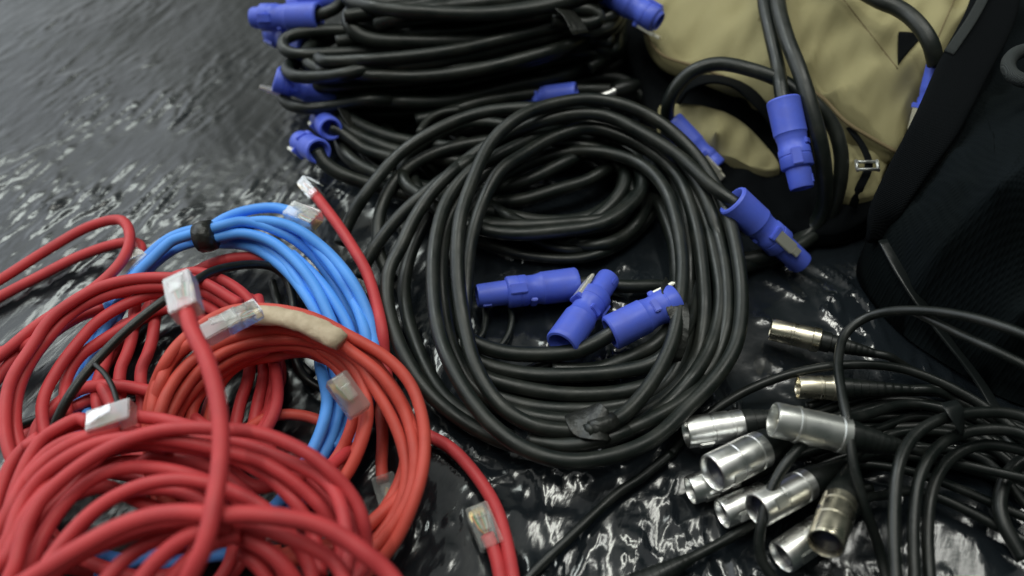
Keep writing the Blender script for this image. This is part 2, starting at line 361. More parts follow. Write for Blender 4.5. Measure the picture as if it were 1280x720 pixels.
def rj45(parent, cab, tip, up=(0, 0, 1), k=1.18, m_=None, shield=False):
    cab = np.asarray(cab, float); a = np.asarray(tip, float) - cab; a, N, B = basis(a, up); L, w, h = .0215 * k, .0117 * k, .0083 * k
    M_ = MB(); bm_c = cab + a * (L * .5 - .003)
    M_.add(*boxv(bm_c, a, N, B, L, w, h, .0007))
    o = M_.build('connector', m_ or (METAL if shield else CLEAR), parent, False)
    M_ = MB()
    ca = cab + a * (L - .0045); # clip lever springs from the nose back over the cable
    p = np.array([ca + N * (h * .5), ca - a * .006 * k + N * (h * .5 + .0022), ca - a * .013 * k + N * (h * .5 + .0042)])
    for i in range(2):
        d = p[i + 1] - p[i]; l = np.linalg.norm(d); a2, N2, B2 = basis(d, N); M_.add(*boxv((p[i] + p[i + 1]) / 2, a2, N2, B2, l + .001, w * (.55 - .12 * i), .0012, .0003))
    M_.build('clip', CLEAR, o, False)
    M_ = MB()
    for i in range(8): M_.add(*boxv(cab + a * (L - .0062) - N * (h * .5 + .0001) + B * (i - 3.5) * w * .085, a, N, B, .0062, w * .04, .0010, .0001))
    M_.build('contact', GOLD, o, False)
    M_ = MB()
    wc = [WIREM[i % 4] for i in range(8)]
    for i in range(8):
        mesh('wire', *tube(np.array([cab + a * .004, cab + a * .010 + B * (i - 3.5) * w * .06, cab + a * (L - .007) + B * (i - 3.5) * w * .085]), .0005 * k, 6), wc[i], o)
    return o
LATCH = mat('pale_metal', (.86, .84, .74), .42, metal=.85)
WIREM = [mat('orange_wire', (.6, .2, .04), .5), mat('green_wire', (.06, .3, .1), .5), mat('white_wire', (.65, .65, .6), .5), mat('brown_wire', (.2, .1, .05), .5)]
def xlr(parent, F, E, r=.0095, Lm=.034, Lb=.036, kind='female', m_=None, up=(0, 0, 1), latch=40):
    """microphone connector: metal shell with hollow mouth, dark insert, tapering rubber boot"""
    F = np.asarray(F, float); a, N, B = basis(np.asarray(E, float) - F, up); m_ = m_ or METAL
    prof = [(.0045 if kind == 'female' else .014, r * .80), (.0012, r * .84), (0, r * .89), (.0002, r * .96), (.0012, r)]
    if kind == 'female': prof += [(.0150, r), (.0154, r * .965), (.0165, r * .965), (.0169, r), (Lm - .009, r), (Lm - .0086, r * .93), (Lm - .0070, r * .93), (Lm - .0066, r * .98), (Lm - .001, r * .97), (Lm, r * .88)]
    else: prof += [(.013, r), (.0133, r * 1.05), (.0150, r * 1.05), (.0154, r), (Lm - .006, r * 1.02), (Lm - .0055, r * 1.09), (Lm - .001, r * 1.09), (Lm, r * .9)]
    sh = mesh('shell', *lathe(F, a, up, prof, 48), m_, parent); sharp(sh, 30)
    s0 = .0042 if kind == 'female' else .0135
    ins = mesh('insert', *lathe(F, a, up, [(s0, r * .82), (s0 + .004, r * .82)], 28), PLUGIN, sh)
    for q in range(3):
        an = R(90 + 120 * q); c = F + a * (s0 - .0003 - (.009 if kind == 'male' else 0)) + (math.cos(an) * N + math.sin(an) * B) * r * .42
        if kind == 'male': mesh('pin', *lathe(c, a, up, [(0, .0006), (.0008, .0011), (.0095, .0011)], 10), BRASS, sh)
    if kind == 'female':
        th = R(latch); n_ = math.cos(th) * N + math.sin(th) * B; t_ = np.cross(a, n_)
        m = MB(); m.add(*boxv(F + a * .011 + n_ * r * .985, a, n_, t_, .009, .0065, .0016)); m.build('latch', GREYM, sh, False)
        m = MB(); n2 = math.cos(th + 2.4) * N + math.sin(th + 2.4) * B
        m.add(*lathe(F + a * .021 + n2 * r * .98, n2, a, [(0, .0012), (.0006, .0012), (.0007, .0006)], 12)); m.build('screw', PLUGIN, sh)
    bp = [(Lm - .004, r * .86), (Lm + .0005, r * .92), (Lm + .006, r * .90), (Lm + .0065, r * .80)]
    for i in range(7):
        s = Lm + .009 + (Lb - .010) * i / 7; rr = r * (.80 - .36 * i / 6.0); bp += [(s, rr), (s + .0018, rr), (s + .0022, rr * .93), (s + .0030, rr * .93)]
    bp.append((Lm + Lb, r * .36))
    bo = mesh('boot', *lathe(F, a, up, bp, 32), RUBBER2, parent); sharp(bo, 40)
    return F + a * (Lm + Lb - .003), a
def wrap(parent, s, i0, i1, ra, m_, name='tie', rb=None, off=(0, 0, 0), wob=.0006):
    """band of tape round strand s (settled) between samples i0..i1"""
    C = s['C'][i0:i1:2].copy() + np.asarray(off); n_ = len(C); w = np.full(n_, ra); 
    w[0] *= .93; w[-1] *= .93
    V, F = tube(C, w, 28, True, (rb or ra) / ra); V += rng.normal(0, wob * .25, V.shape)
    return mesh(name, V, F, m_, parent)
def near(s, px, py):
    return int(np.argmin([(proj(c)[0] - px) ** 2 + (proj(c)[1] - py) ** 2 for c in s['C']]))
def ribbon(pts, width, thick, m_, name, parent, twist=None):
    P = toks(pts); W_ = at(P[:, 0], P[:, 1], P[:, 2] / 1000); C = catmull(W_, .004)
    T = np.gradient(C, axis=0); T /= np.linalg.norm(T, axis=1, keepdims=True); V = []; n_ = len(C)
    tw = np.interp(np.linspace(0, 1, n_), np.linspace(0, 1, len(twist)), twist) if twist else np.zeros(n_)
    wd = np.interp(np.linspace(0, 1, n_), np.linspace(0, 1, len(width)), width) if isinstance(width, (list, tuple)) else np.full(n_, width)
    prof = []
    for c_ in range(24):
        q = 2 * math.pi * c_ / 24; prof.append((np.sign(math.cos(q)) * abs(math.cos(q)) ** .35, np.sign(math.sin(q)) * abs(math.sin(q)) ** .6))
    for i in range(n_):
        s = np.cross(T[i], (0, 0, 1)); s /= np.linalg.norm(s); u = np.cross(s, T[i]); a = R(tw[i])
        s, u = s * math.cos(a) + u * math.sin(a), u * math.cos(a) - s * math.sin(a)
        for x_, y_ in prof: V.append(C[i] + s * x_ * wd[i] / 2 + u * y_ * thick / 2)
    F = [(i * 24 + k, i * 24 + (k + 1) % 24, (i + 1) * 24 + (k + 1) % 24, (i + 1) * 24 + k) for i in range(n_ - 1) for k in range(24)]
    F += [tuple(range(23, -1, -1)), tuple((n_ - 1) * 24 + k for k in range(24))]
    return mesh(name, V, F, m_, parent)
def cushion(name, outline, inner, depth, m_, parent, edge=.006, wr=.0015, wl=(.05, .02, 40), seed=1, floor=None, skirt_in=.006, rings=46, nseg=200):
    """a filled cloth body: outline and inner points are px,py,z_mm; depth = thickness below the rim (m)"""
    O = toks(outline); I_ = toks(inner) if inner else np.zeros((0, 3))
    OW = at(O[:, 0], O[:, 1], O[:, 2] / 1000); IW = at(I_[:, 0], I_[:, 1], I_[:, 2] / 1000) if len(I_) else np.zeros((0, 3))
    cl = catmull(np.vstack([OW, OW[:1]]), .003)[:-1]
    idx = np.linspace(0, len(cl) - 1, nseg).astype(int); cl = cl[idx]
    cen = (IW[0] if len(IW) else cl.mean(0)).copy()
    K = np.vstack([cl[::4], IW]) if len(IW) else cl[::4]
    D = np.linalg.norm(K[:, None, :2] - K[None, :, :2], axis=-1); phi = D + np.eye(len(K)) * 2e-4
    A = np.block([[phi, np.ones((len(K), 1))], [np.ones((1, len(K))), np.zeros((1, 1))]])
    wts = np.linalg.solve(A, np.r_[K[:, 2], 0])
    r_ = np.random.default_rng(seed); G = field(256, 256, wl[0], wl[1], wl[2], seed, .004) ; G2 = field(256, 256, wl[0] * .5, wl[1] * .4, wl[2] + 35, seed + 50, .004)
    V = []; ss = np.sin(np.linspace(0, 1, rings) * np.pi / 2)
    for s in ss:
        P = cen[:2] + s * (cl[:, :2] - cen[:2]); d = np.linalg.norm(P[:, None] - K[None, :, :2], axis=-1)
        z = d @ wts[:-1] + wts[-1]
        dist = np.linalg.norm(P - cl[:, :2], axis=1); e_ = np.clip(1 - dist / edge, 0, 1); 
        ix = ((P[:, 0] + .5) / .004).astype(int) % 256; iy = ((P[:, 1] + .1) / .004).astype(int) % 256
        fx = ((P[:, 0] + .5) / .004) % 1; fy = ((P[:, 1] + .1) / .004) % 1; ix2 = (ix + 1) % 256; iy2 = (iy + 1) % 256
        def bl(g): return (g[iy, ix] * (1 - fx) + g[iy, ix2] * fx) * (1 - fy) + (g[iy2, ix] * (1 - fx) + g[iy2, ix2] * fx) * fy
        z = z + wr * (bl(G) + .5 * bl(G2)) * (1 - e_) - edge * .6 * (1 - np.sqrt(np.clip(1 - e_ ** 2, 0, 1)))
        V.append(np.c_[P, z])
    last = V[-1]; dirc = (cen[:2] - cl[:, :2]); dirc /= np.linalg.norm(dirc, axis=1, keepdims=True)
    for q, (f, inn) in enumerate(((.12, -.0006), (.35, -.001), (.7, 0), (1.0, skirt_in))):
        zz = np.maximum(last[:, 2] - depth * f, .001); V.append(np.c_[last[:, :2] + dirc * inn, zz])
    V.append(np.repeat(np.array([[cen[0], cen[1], max(V[-1][:, 2].min(), .001)]]), nseg, 0))
    nr = len(V); V = np.vstack(V)
    F = [(i * nseg + k, i * nseg + (k + 1) % nseg, (i + 1) * nseg + (k + 1) % nseg, (i + 1) * nseg + k) for i in range(nr - 1) for k in range(nseg)]
    o = mesh(name, V, F, m_, parent)
    bm = bmesh.new(); bm.from_mesh(o.data); bmesh.ops.remove_doubles(bm, verts=bm.verts, dist=1e-6); bmesh.ops.recalc_face_normals(bm, faces=bm.faces); bm.to_mesh(o.data); bm.free()
    return o

# ================================================================== cable routes
# --- centre coil, outer turns
def S_(o, r, s): return strand(o, r, s)
mB = S_('M1', 4.8, "733,540,24 717,539,26 670,533 628,509 596,461 580,403,44 572,340 575,275,62 591,225 614,178 645,149,74 684,132 739,124 785,133,66 825,153 857,180 880,208,50 905,255 920,310 927,370,36 920,430 897,470 860,509,30 818,548 765,570 707,576 654,560 612,528 575,478 550,420,42 541,350 546,290,46 562,245 590,213 630,190,50 680,168 720,160 780,174 840,210 875,260 893,320 900,380 885,440 840,500,22 775,543 707,557 660,550")
mC = S_('M1', 4.8, "730,562,8 670,562 612,545,12 543,498 506,445 485,382,26 486,340 502,307 517,275,40 545,235 590,195 640,165 680,151,60 719,143 758,145 797,163,58 847,194 890,233 922,256,50")
mA = S_('M1', 4.8, "424,306,12 440,270,24 459,240,36 498,194 537,167,52 587,145 638,136,58 700,137,58 770,150 830,180 870,225 895,285,36 908,350 905,420 880,470 830,510,16 775,524 740,532")
mD = S_('M1', 4.8, "575,440,14 582,380,20 586,320,32 594,280,40 607,245,46 626,213,52 653,194 692,172 739,160 793,177 824,198 847,221 868,276,36 878,338 880,400 868,450 840,490,18 790,520 740,535")
S_('M1', 4.8, "450,348,10 462,320,18 498,272,32 537,237 575,209,48 607,186 640,168,50 700,152 760,160 820,195 850,240 860,300,24 862,360 858,420 840,470 800,505,10")
S_('M1', 4.7, "490,350,9 474,318,14 472,290,18 478,256,24 498,221 529,198,34 575,182 640,174,40 720,180 790,202 840,245,24 866,300,12 870,340")
mT = S_('M1', 4.8, "733,540,30 775,522,32 812,482,34 839,430 849,385,38 853,330 846,280 830,235,44 800,205 750,190 700,192,30 640,215 590,260,20 560,330,12")
S_('M1', 4.7, "640,520,10 596,486 568,440,20 556,390 552,340,34 558,285 575,250 607,215,44 650,190")
S_('M1', 4.8, "700,556,14 775,541,22 823,520 865,492 893,450 912,390,20 912,320 897,265 870,225")
S_('M1', 4.8, "640,548,8 560,500 520,430,12 505,360 520,300 560,240,20 640,195 720,190 800,225 838,290 845,360,12 830,430")
m3 = S_('M1', 4.8, "660,466,8 690,452,9 704,438,13")
# --- centre coil, inner turns
iA = S_('M2', 5.2, "556,350,8 562,392,12 586,424,18 628,440 680,443,20 723,438 752,424,24 772,412,28")
S_('M2', 5.0, "548,370,8 562,415 596,451,14 654,467 712,469 776,464 818,453,18 848,425 868,380,20 872,320 860,270")
S_('M2', 5.0, "545,380,8 562,430 596,467,12 649,484 712,493 776,490 817,478 855,445 888,395 895,330 880,270")
S_('M2', 5.0, "548,400,7 572,450,8 601,484 650,505 712,512 780,506 830,485 868,450,8 885,410")
S_('M2', 5.0, "560,420,7 600,495 655,518 725,526 790,515")
S_('M2', 5.2, "690,462,8 745,462 788,447,12 819,431,16 839,409 850,385 856,340,18 850,290 825,250,14")
i2 = S_('M2', 4.8, "868,362,8 830,358 780,358 735,354,13 712,356,15")
# --- coil tucked behind
nA = S_('N', 5.4, "396,188,44 407,205 434,221 464,231,26 520,246,20 600,262,16 680,277 740,270,16 778,235 765,190 700,170")
S_('N', 5.2, "424,139,30 452,157,30 490,172 520,178,28 580,185 660,180")
S_('N', 5.2, "424,145,28 434,161,28 471,180 501,190,26 560,200 640,205")
S_('N', 5.4, "426,140,22 425,172,22 434,195 464,215,20 520,232 600,240")
S_('N', 4.6, "436,155,14 449,180,16 471,208,12 510,225 560,243,10 620,250")
S_('N', 5.2, "480,160,10 560,232 640,276,8 700,303,10 758,305,12 793,283 810,245 800,205,14 770,175")
S_('N', 5.0, "560,180,20 575,220 620,262 680,289,16 719,285 758,262 781,227,22 770,195 720,178")
S_('N', 5.0, "520,150,30 545,145 600,128 660,118,30 740,112 800,118,20 822,140")
S_('N', 3.0, "524,166,40 535,150 552,141 575,137,40")
S_('N', 5.0, "770,180,26 725,195 700,206,28 660,225 600,240 530,250 490,280,8")
S_('N', 5.0, "780,196,20 735,225 700,236,22 650,250 600,254 540,262 500,290,8")
S_('N', 3.6, "600,262,8 650,292,8 710,312,9 770,300,10 800,262,12 806,225,14 780,190")
S_('N', 3.6, "590,300,7 650,318,8 730,322,8 790,296,9 822,250,10 815,210")
S_('N', 4.2, "560,170,24 640,196,26 720,188,24 770,205,22 790,240,18 775,280,12 720,296")
S_('N', 2.2, "622,352,5 634,372,6 640,400,6 632,425,5 618,440")
S_('N', 2.2, "596,360,5 606,385,6 604,415,6 590,435")
loops('N', 5.0, 655, 222, 140, 62, 8, 34, 270, 270 + 1080, 4, 4, .06)
n6 = S_('N', 4.8, "412,160,36 430,168 455,186,24 500,200")
# --- stacked coils at the back
t5 = S_('T1', 5.1, "700,118,14 600,128,24 520,126,34 460,125,42 415,133,36 377,135 357,127,34 353,116 366,105,38 400,109,42 471,113 527,109 602,96 677,80 740,72,36 768,58 765,40")
S_('T1', 5.1, "392,134,12 440,143,14 540,138 640,120 720,102 768,82,14 785,60")
S_('T1', 5.1, "390,120,22 440,130,26 540,122 640,104 720,88 772,66,22 780,45")
loops('T1', 5.4, 572, 78, 196, 46, 10, 40, 20, 20 + 1450, -6, 3, -.04)
S_('T1', 5.2, "420,112,20 500,124 600,122 700,106 770,98,16 798,112 796,140,8")
t2 = S_('T2', 5.1, "640,60,44 540,72,48 450,76,52 380,76 359,84 368,95,60 415,95 471,83 565,61 640,46 707,38 750,38,66 770,26 760,6 700,-6 560,-4")
t1 = S_('T2', 5.1, "745,14,80 700,16,80 640,27 565,39 490,41 415,38 366,44,68 353,54 362,66,64 415,67 471,63 530,56 600,46,62 680,30 756,16 768,5")
S_('T2', 5.1, "370,78,54 430,84 520,70 600,55 700,44,54 766,52")
S_('T2', 5.1, "372,88,50 440,96 540,84 640,66 720,54,48 768,62 772,40")
S_('T2', 5.1, "375,100,46 440,104 540,97 640,80 720,66,44 764,68")
loops('T2', 5.3, 566, 50, 193, 38, 44, 62, 10, 10 + 1450, -7, 3, -.03)
t3 = S_('T3', 6.0, "620,50,66 520,52,74 455,46,78 436,28,84 440,14 456,7 490,4 540,-2,92 620,-8 720,-12")
S_('T3', 6.0, "470,30,84 500,20,90 527,13 602,4 680,-5 740,-14,90")
S_('T3', 5.1, "440,34,78 500,30 600,18 700,4 752,-4,80")
S_('T3', 5.1, "700,16,86 735,12 752,20 740,28,76 690,26")
loops('T3', 5.8, 600, -16, 166, 32, 78, 98, 10, 10 + 1100, -4, 3)
tp = S_('T3', 5.0, "391,21,76 415,13,82 432,-2 450,-16,86 520,-30")
tq = S_('T3', 5.0, "770,-24,90 776,-8,88 782,-2,86")
for q in range(5):
    z_ = 40 + 8 * q; dy = -11 * q; S_(('T1', 'T2')[q > 1], 4.9, "%d,%d,%d 400,%d 470,%d 560,%d 650,%d 720,%d 764,%d,%d 776,%d 740,%d" % (382 + 4 * q, 116 + dy, z_ - 6, 120 + dy, 118 + dy, 108 + dy, 88 + dy, 72 + dy, 64 + dy, z_, 40 + dy, 20 + dy))
S_('T3', 5.0, "420,52,70 480,44 560,32 650,18 720,8,72 760,10")
S_('T3', 5.0, "430,20,90 500,10 580,-4 660,-14")
S_('T3', 5.0, "520,24,80 600,12 680,0 750,-8,80")
# --- cables on the canvas bag
g1 = S_('G1', 5.3, "836,200,16 834,160,38 838,122,66 862,92,84 894,80,92 935,86,96 980,103 1012,124,92 1040,155,80 1051,190,66 1051,220 1046,246,36 1034,275,18 1010,299,10 983,314,8 930,332,8 880,345")
g2 = S_('G2', 5.2, "958,-70,120 955,0,112 963,41,106 972,81 978,122,92 981,134,90")
S_('G2', 5.8, "975,-70,122 972,0,118 984,49,112 1000,90,104 1016,142,90 1026,183,74 1031,228,48 1028,262,26 1012,290,12 960,318,10 900,330")
g4 = S_('G4', 6.0, "1030,-40,128 1098,0,132 1126,12,132 1150,33,130 1164,56,124 1170,80,112")
# --- microphone cables
def mic(o, s): return S_(o, 2.9, s)
XL = [  # front, back (px, py, z), r, kind, material, metal length, boot length, cable route after the boot
 ("963,411,14", "1085,440,16", 7.6, 'male', 'B', .033, .036, "1130,458,8 1190,488,7 1250,540"),
 ("997,484,18", "1135,487,20", 7.6, 'male', 'B', .027, .046, "1190,497,12 1235,520 1290,560"),
 ("966,524,58", "1110,556,46", 10.0, 'male', 'G', .044, .036, "1180,575,30 1290,600"),
 ("857,541,20", "970,524,22", 9.6, 'female', 'M', .036, .032, "1010,525,14 1080,540,9 1150,520 1220,540,8 1290,600"),
 ("890,592,34", "1015,530,26", 11.4, 'female', 'M', .038, .034, "1060,520,14 1130,505 1220,520,8 1290,580"),
 ("862,613,12", "990,572,14", 8.6, 'female', 'M', .030, .034, "1030,560,10 1120,555 1230,590,8 1290,620"),
 ("902,643,12", "1010,596,14", 9.0, 'female', 'D', .030, .034, "1060,580,9 1140,590 1290,650"),
 ("946,638,34", "1060,578,22", 9.8, 'female', 'M', .040, .030, "1100,565,12 1160,560 1230,575,10 1290,640"),
 ("1032,680,48", "1062,590,30", 9.8, 'female', 'B', .036, .030, "1080,560,18 1130,540 1220,550,12 1290,600"),
 ("976,697,14", "1060,640,14", 9.8, 'female', 'M', .032, .030, "1100,620,10 1150,615 1290,680"),
]
XEND = []
for k, (f, b, r_, kd_, mm, Lm, Lb, rt) in enumerate(XL):
    f = V3(*map(float, f.split(','))); b = V3(*map(float, b.split(',')))
    a = (b - f) / np.linalg.norm(b - f); E = f + a * (Lm + Lb - .003); XEND.append((f, a))
    P = toks(rt); W_ = at(P[:, 0], P[:, 1], P[:, 2] / 1000)
    STR.append(dict(owner='X%d' % k, r=.0029, C=catmull(np.vstack([E[None], (E + a * .012)[None], W_]), .005), xlr=True))
S_('Y1', 2.9, "1320,436,116 1280,418,112 1210,396,98 1140,388,76 1090,394,58 1060,413,50 1048,450,52 1052,490,56 1060,530,58 1066,575,52 1080,630,40 1100,690,20 1115,760,10")
S_('Y1', 2.6, "1140,388,74 1170,403,80 1200,418,84 1240,436,92 1300,466,96")
S_('Y2', 3.0, "838,567,5 870,530,8 890,515,10 930,490 990,467,20 1060,456,26 1130,462,22 1200,490 1260,530,16 1300,570")
S_('Y2', 3.0, "838,567,5 800,598,6 775,614 712,672,8 665,718 610,780")
S_('Y3', 3.0, "1000,760,8 952,700,20 951,660,30 965,610,40 990,570,48 1030,535,44 1080,520,30 1140,505,18 1220,520")
y4 = S_('Y4', 3.0, "1090,610,10 1020,620,10 940,657,9 902,678 860,700,8")
S_('Z', 3.4, "1125,790,40 1120,720,46 1118,640,52 1124,580,56 1142,546 1172,526,54 1220,516 1275,520,50 1330,550")
S_('Z', 3.4, "1148,790,34 1143,720,38 1143,640,44 1152,590,48 1176,556 1210,540,46 1270,540 1330,570")
S_('Z', 3.4, "1170,790,28 1162,720,32 1160,650,36 1168,605,38 1190,572 1230,556,36 1290,565")
S_('Z', 4.2, "1280,700,10 1250,640 1262,590,16 1290,570")
for q in range(9):
    y0 = 478 + q * 11; strand('W%d' % (q % 3), 2.7, "%d,%d,7 1060,%d 1120,%d 1190,%d 1250,%d 1320,%d" % (1000 + rng.integers(-15, 25), y0 + 30, y0 + 14, y0 + 6 + rng.integers(-8, 8), y0 + 14 + rng.integers(-8, 12), y0 + 35 + rng.integers(-8, 12), y0 + 65))
# --- red network cables at the far left
S_('R1', 3.8, "-70,392,6 0,350,7 60,312 110,284,14 150,275,22 162,292,26 155,322,30 128,352,30 92,377,28 46,407,24 0,445,20 -60,490")
r2 = S_('R1', 3.8, "-70,412,5 0,371,6 50,345 100,320,10 150,304,14 172,304 177,314,16 166,328,18")
S_('R2', 3.7, "300,380,46 250,352,50 205,347,52 160,350,50 120,361 82,383,46 60,402 42,430,42 14,475 6,524 12,566,40 28,600 45,640,36")
S_('R2', 3.7, "310,398,40 255,365,44 205,358,46 162,362,44 130,371 95,388,40 72,410 40,450 24,485 19,525,34 28,565 50,600")
S_('R2', 3.7, "300,415,34 250,378,38 200,366,40 158,380,38 122,402 98,428 75,458,32 54,500 56,540,28 75,580")
S_('R2', 3.7, "290,420,28 240,392,30 200,386,32 168,402 130,424 98,448,26 82,480 84,520,22")
S_('R2', 3.7, "0,440,14 40,428,20 80,395,24 120,372,30 170,364")
S_('R2', 3.7, "-20,470,10 30,445,14 62,420,20 95,398,26 130,385")
S_('R2', 3.7, "-40,520,10 0,470,12 24,440,16 60,415")
S_('R2', 3.7, "205,352,40 240,340,42 282,352,40 312,376,36 328,410,30 332,450,22")
# --- dark red turns seen inside the pile
S_('Q', 4.0, "240,342,14 270,328,18 300,322 340,326,20 372,345,18")
for q, (x0, x1, xb) in enumerate(((170, 150, 150), (196, 176, 178), (286, 280, 262), (300, 312, 300), (312, 330, 322), (322, 344, 338))):
    S_('Q', 3.9, "%d,372,30 %d,430,22 %d,465 %d,505,14 %d,545,10" % (x0, (x0 + x1) // 2 + 3, x1, xb, xb - 8))
loops('Q', 3.9, 235, 480, 110, 100, 7, 24, 180, 1260, 0, 6)
loops('Q', 3.9, 150, 600, 120, 120, 7, 30, 30, 900, 0, 8)
# --- sky blue coil
def blue(s): return S_('B', 3.8, s)
bj = blue("374,268,40 345,260,38 315,262 285,271,34 262,284,32 238,288 212,298,28 190,315 160,350,22 130,392,18 108,440,12 97,490,10 95,540,10")
bT = blue("462,450,10 440,400,14 412,346,24 390,318,30 366,298,34 330,282,38 302,277 268,285,40 240,293 214,302 192,322,30 165,350,24 140,395,16 118,440,12 108,485,10 112,540")
blue("262,290,36 302,279,38 340,277,40 370,286 397,304,38 422,328 445,360,32 462,400,26 468,440,20 462,500,14 440,560,10 400,610 345,640,8")
blue("262,299,34 300,292,36 335,300,36 365,322 392,355,32 410,392,26 424,430,20 430,470,16 424,510,16 410,556,14 385,595,12 345,632,10")
blue("262,295,34 318,278,36 372,290,36 405,320,34 434,362,30 452,402,24 458,440,16 452,500,12")
blue("262,304,28 312,308,28 355,336,28 384,372,26 402,405,22 412,440")
blue("262,302,30 310,300,30 350,322,30 376,356,28 395,390,22 412,430,16 418,470,14 412,510,14 402,552")
blue("300,300,24 345,310,30 377,340 400,372,28 420,400,22 436,440,16 438,480,12 432,520,12 418,560")
blue("365,318,32 398,350,30 420,380,28 436,410,24 446,450,16 440,500,12 420,550,10 385,590")
blue("262,292,34 320,280,34 380,300,32 415,338,30 440,372 454,405,26 462,440,20")
blue("420,400,10 402,430,14 400,455,20 404,472,24 409,500,26 404,530,26 394,556,24 372,593,20 345,632,16 300,660,12 230,690,10 160,700,10 110,690")
blue("150,708,26 200,690,28 240,672,26 300,655,20")
blue("120,720,22 170,712,24 230,700,22 300,690")
blue("256,300,26 225,308 198,325,24 170,355 148,392,14 128,440,10 122,490")
# --- orange red coil
def oc(s, r=3.6): return S_('O', r, s)
o1 = oc("200,640,14 188,570,24 186,510,38 203,460,50 222,432,54 250,408,58 287,389,62 335,386,64 388,396,64 435,419,62 483,447,58 514,482,52 530,535,46 528,588,42 514,635,36 493,678,30 462,714,24 400,760")
o2 = oc("205,640,12 192,570,22 190,520,36 197,490,46 215,450,50 250,422,54 300,400,58 360,400,58 410,420,58 440,440,57 474,467,54 500,503,48 516,548,44 518,592,40 504,637,36 472,680,30 430,715")
o3 = oc("215,640,10 198,580,24 199,520,40 222,470,46 258,438,50 300,420,54 360,412,54 410,430,54 446,450,52 468,484,48 489,521,44 504,560,40 508,600,36 494,642,32 462,682,26 420,710")
oc("225,640,10 206,580,22 208,530,36 232,485,40 262,452,46 300,432,48 360,424,50 405,432 434,450,48 453,480,44 460,515,40 452,553,36 435,590,30 405,630,24")
oc("240,640,10 218,570,20 222,520,30 245,485,36 280,455,40 320,438,44 370,432,46 408,448,44 432,474,42 443,508,38 435,545,34 415,580,28 384,612,22")
oc("200,630,12 186,580,24 190,540,34 190,505,38 203,470,42 228,440,46 262,415,50 310,405,44 360,410,40 400,425")
oc("262,620,8 256,570,12 262,520,20 275,480,28 300,455,34 340,446,38 380,440,36 410,450")
oc("240,630,8 232,590,14 236,545,22 245,500,28 272,470,34 310,446,40 350,436,40 390,440")
oc("280,570,12 300,545,12 330,524,14 362,518,16 400,526,14 440,555,10")
loops('O', 3.9, 355, 560, 158, 140, 10, 34, 90, 810, 0, 5)
# --- single red cable from the small plug to the lower middle
sA = S_('S', 4.0, "391,240,34 402,254,34 420,278,34 440,308,34 458,340,32 470,378,28 478,415,24 481,450,16 488,490,10 505,523,8 533,543,8 562,559 594,593,9 620,635,10 633,678 641,720,10 645,760,10 638,785 628,760,10 626,725,10 618,690,10 609,668,12")
S_('O', 3.8, "470,480,10 478,540,12 477,580,12 478,600,12")
# --- front red heap
def fc(s, r=3.6): return S_('F', r, s)
vV = fc("231,378,128 240,413,130 257,447,130 270,490,128 276,537,126 275,580,124 269,620,122 257,677,118 240,715,112 215,760,100", 4.2)
fc("-10,760,80 17,712,84 30,665 50,628,88 92,588,92 137,560,94 187,541,96 233,535,97 286,537,98 322,541,97 359,554,94 392,572,90 420,597,84 442,624,78 454,653,72 457,690,62 450,740")
fc("-20,720,74 8,680,76 20,645 40,610,80 75,578,84 117,556,86 158,548 200,548,88 244,555,88 286,565,87 322,575,85 353,592,82 383,616,76 408,643,70 425,680,60 430,740")
f4 = fc("-20,760,100 20,735,104 62,708,107 96,687,109 142,662,111 187,646,113 233,641,114 276,645,114 307,643,114 353,647,112 396,656,108 430,673,104 462,697,100 492,725,94 510,770", 4.3)
fc("40,740,80 90,700,90 150,672,96 210,655,98 270,652,98 330,662,97 380,680,94 420,705,88 440,750")
fj = fc("112,528,66 104,522,64 75,534,64 50,552,62 28,590 12,637,58 0,700,54 -8,760")
fc("160,520,66 200,524,70 250,536,74 300,545,74 345,560,68")
fc("20,760,70 40,700,74 66,650,76 98,612 130,592,80 167,584,82 208,587,83 250,598,82 290,618,78 320,650,70")
fc("30,560,52 62,545,56 98,530,60 150,536,64 200,552,66")
fc("60,740,66 80,690,70 110,648 145,620,74 187,611,76 228,616,76 262,632,74 290,660,68")
fc("170,585,60 187,571,62 233,576,64 270,588,64 300,610,60 330,640")
fc("5,660,60 28,610,64 58,575,66 100,550,68 150,535,70")
fc("10,760,50 10,700,52 18,640,54 38,600,56 70,560,56")
fc("-10,650,46 5,600,48 20,570,50 50,545")
fc("150,770,96 180,720,100 210,688,104 245,666,107 290,655,106", 3.9)
fc("180,790,90 200,745,92 232,705,96 262,680,98 300,668,98", 3.9)
fc("290,668,94 320,680,92 350,702,88 375,740,80 385,780", 3.9)
fc("300,690,84 325,710,82 345,745,76")
fc("250,560,50 290,590,54 325,610,54 352,600,50 400,590,40 440,560,30")
fc("90,620,60 130,608,62 170,625,64 210,640,64 250,650,60")
loops('F', 3.6, 240, 690, 200, 135, 30, 88, 90, 1170, 0, 7, .05)
loops('F', 3.6, 150, 680, 150, 100, 10, 40, 90, 810, 0, 8)
fc("-30,740,70 6,700,74 26,655 55,615,78 95,575 145,555,82 200,556,84 250,562,83 300,576,80 340,600,76 372,632,72 392,670,64 400,720")
fc("25,770,84 50,720,88 84,672 126,632,92 180,606,94 235,600,94 285,612,92 330,636,88 362,668,82 385,705,74 395,750")
fc("-20,700,60 10,640,64 38,590 70,558,66 110,545 160,548,66 210,562")
fc("100,780,88 130,728,90 168,690 215,668,92 262,664 310,676,90 348,704,84 368,745")
oc("200,640,12 190,575,26 191,520,40 191,505,44 206,458,48 236,424,52 268,399,56 310,390,58 360,393,59 400,406,58 445,432,54 478,466,50 506,510,46 522,560,42 519,610,36 500,655,30 470,695,22 440,730")
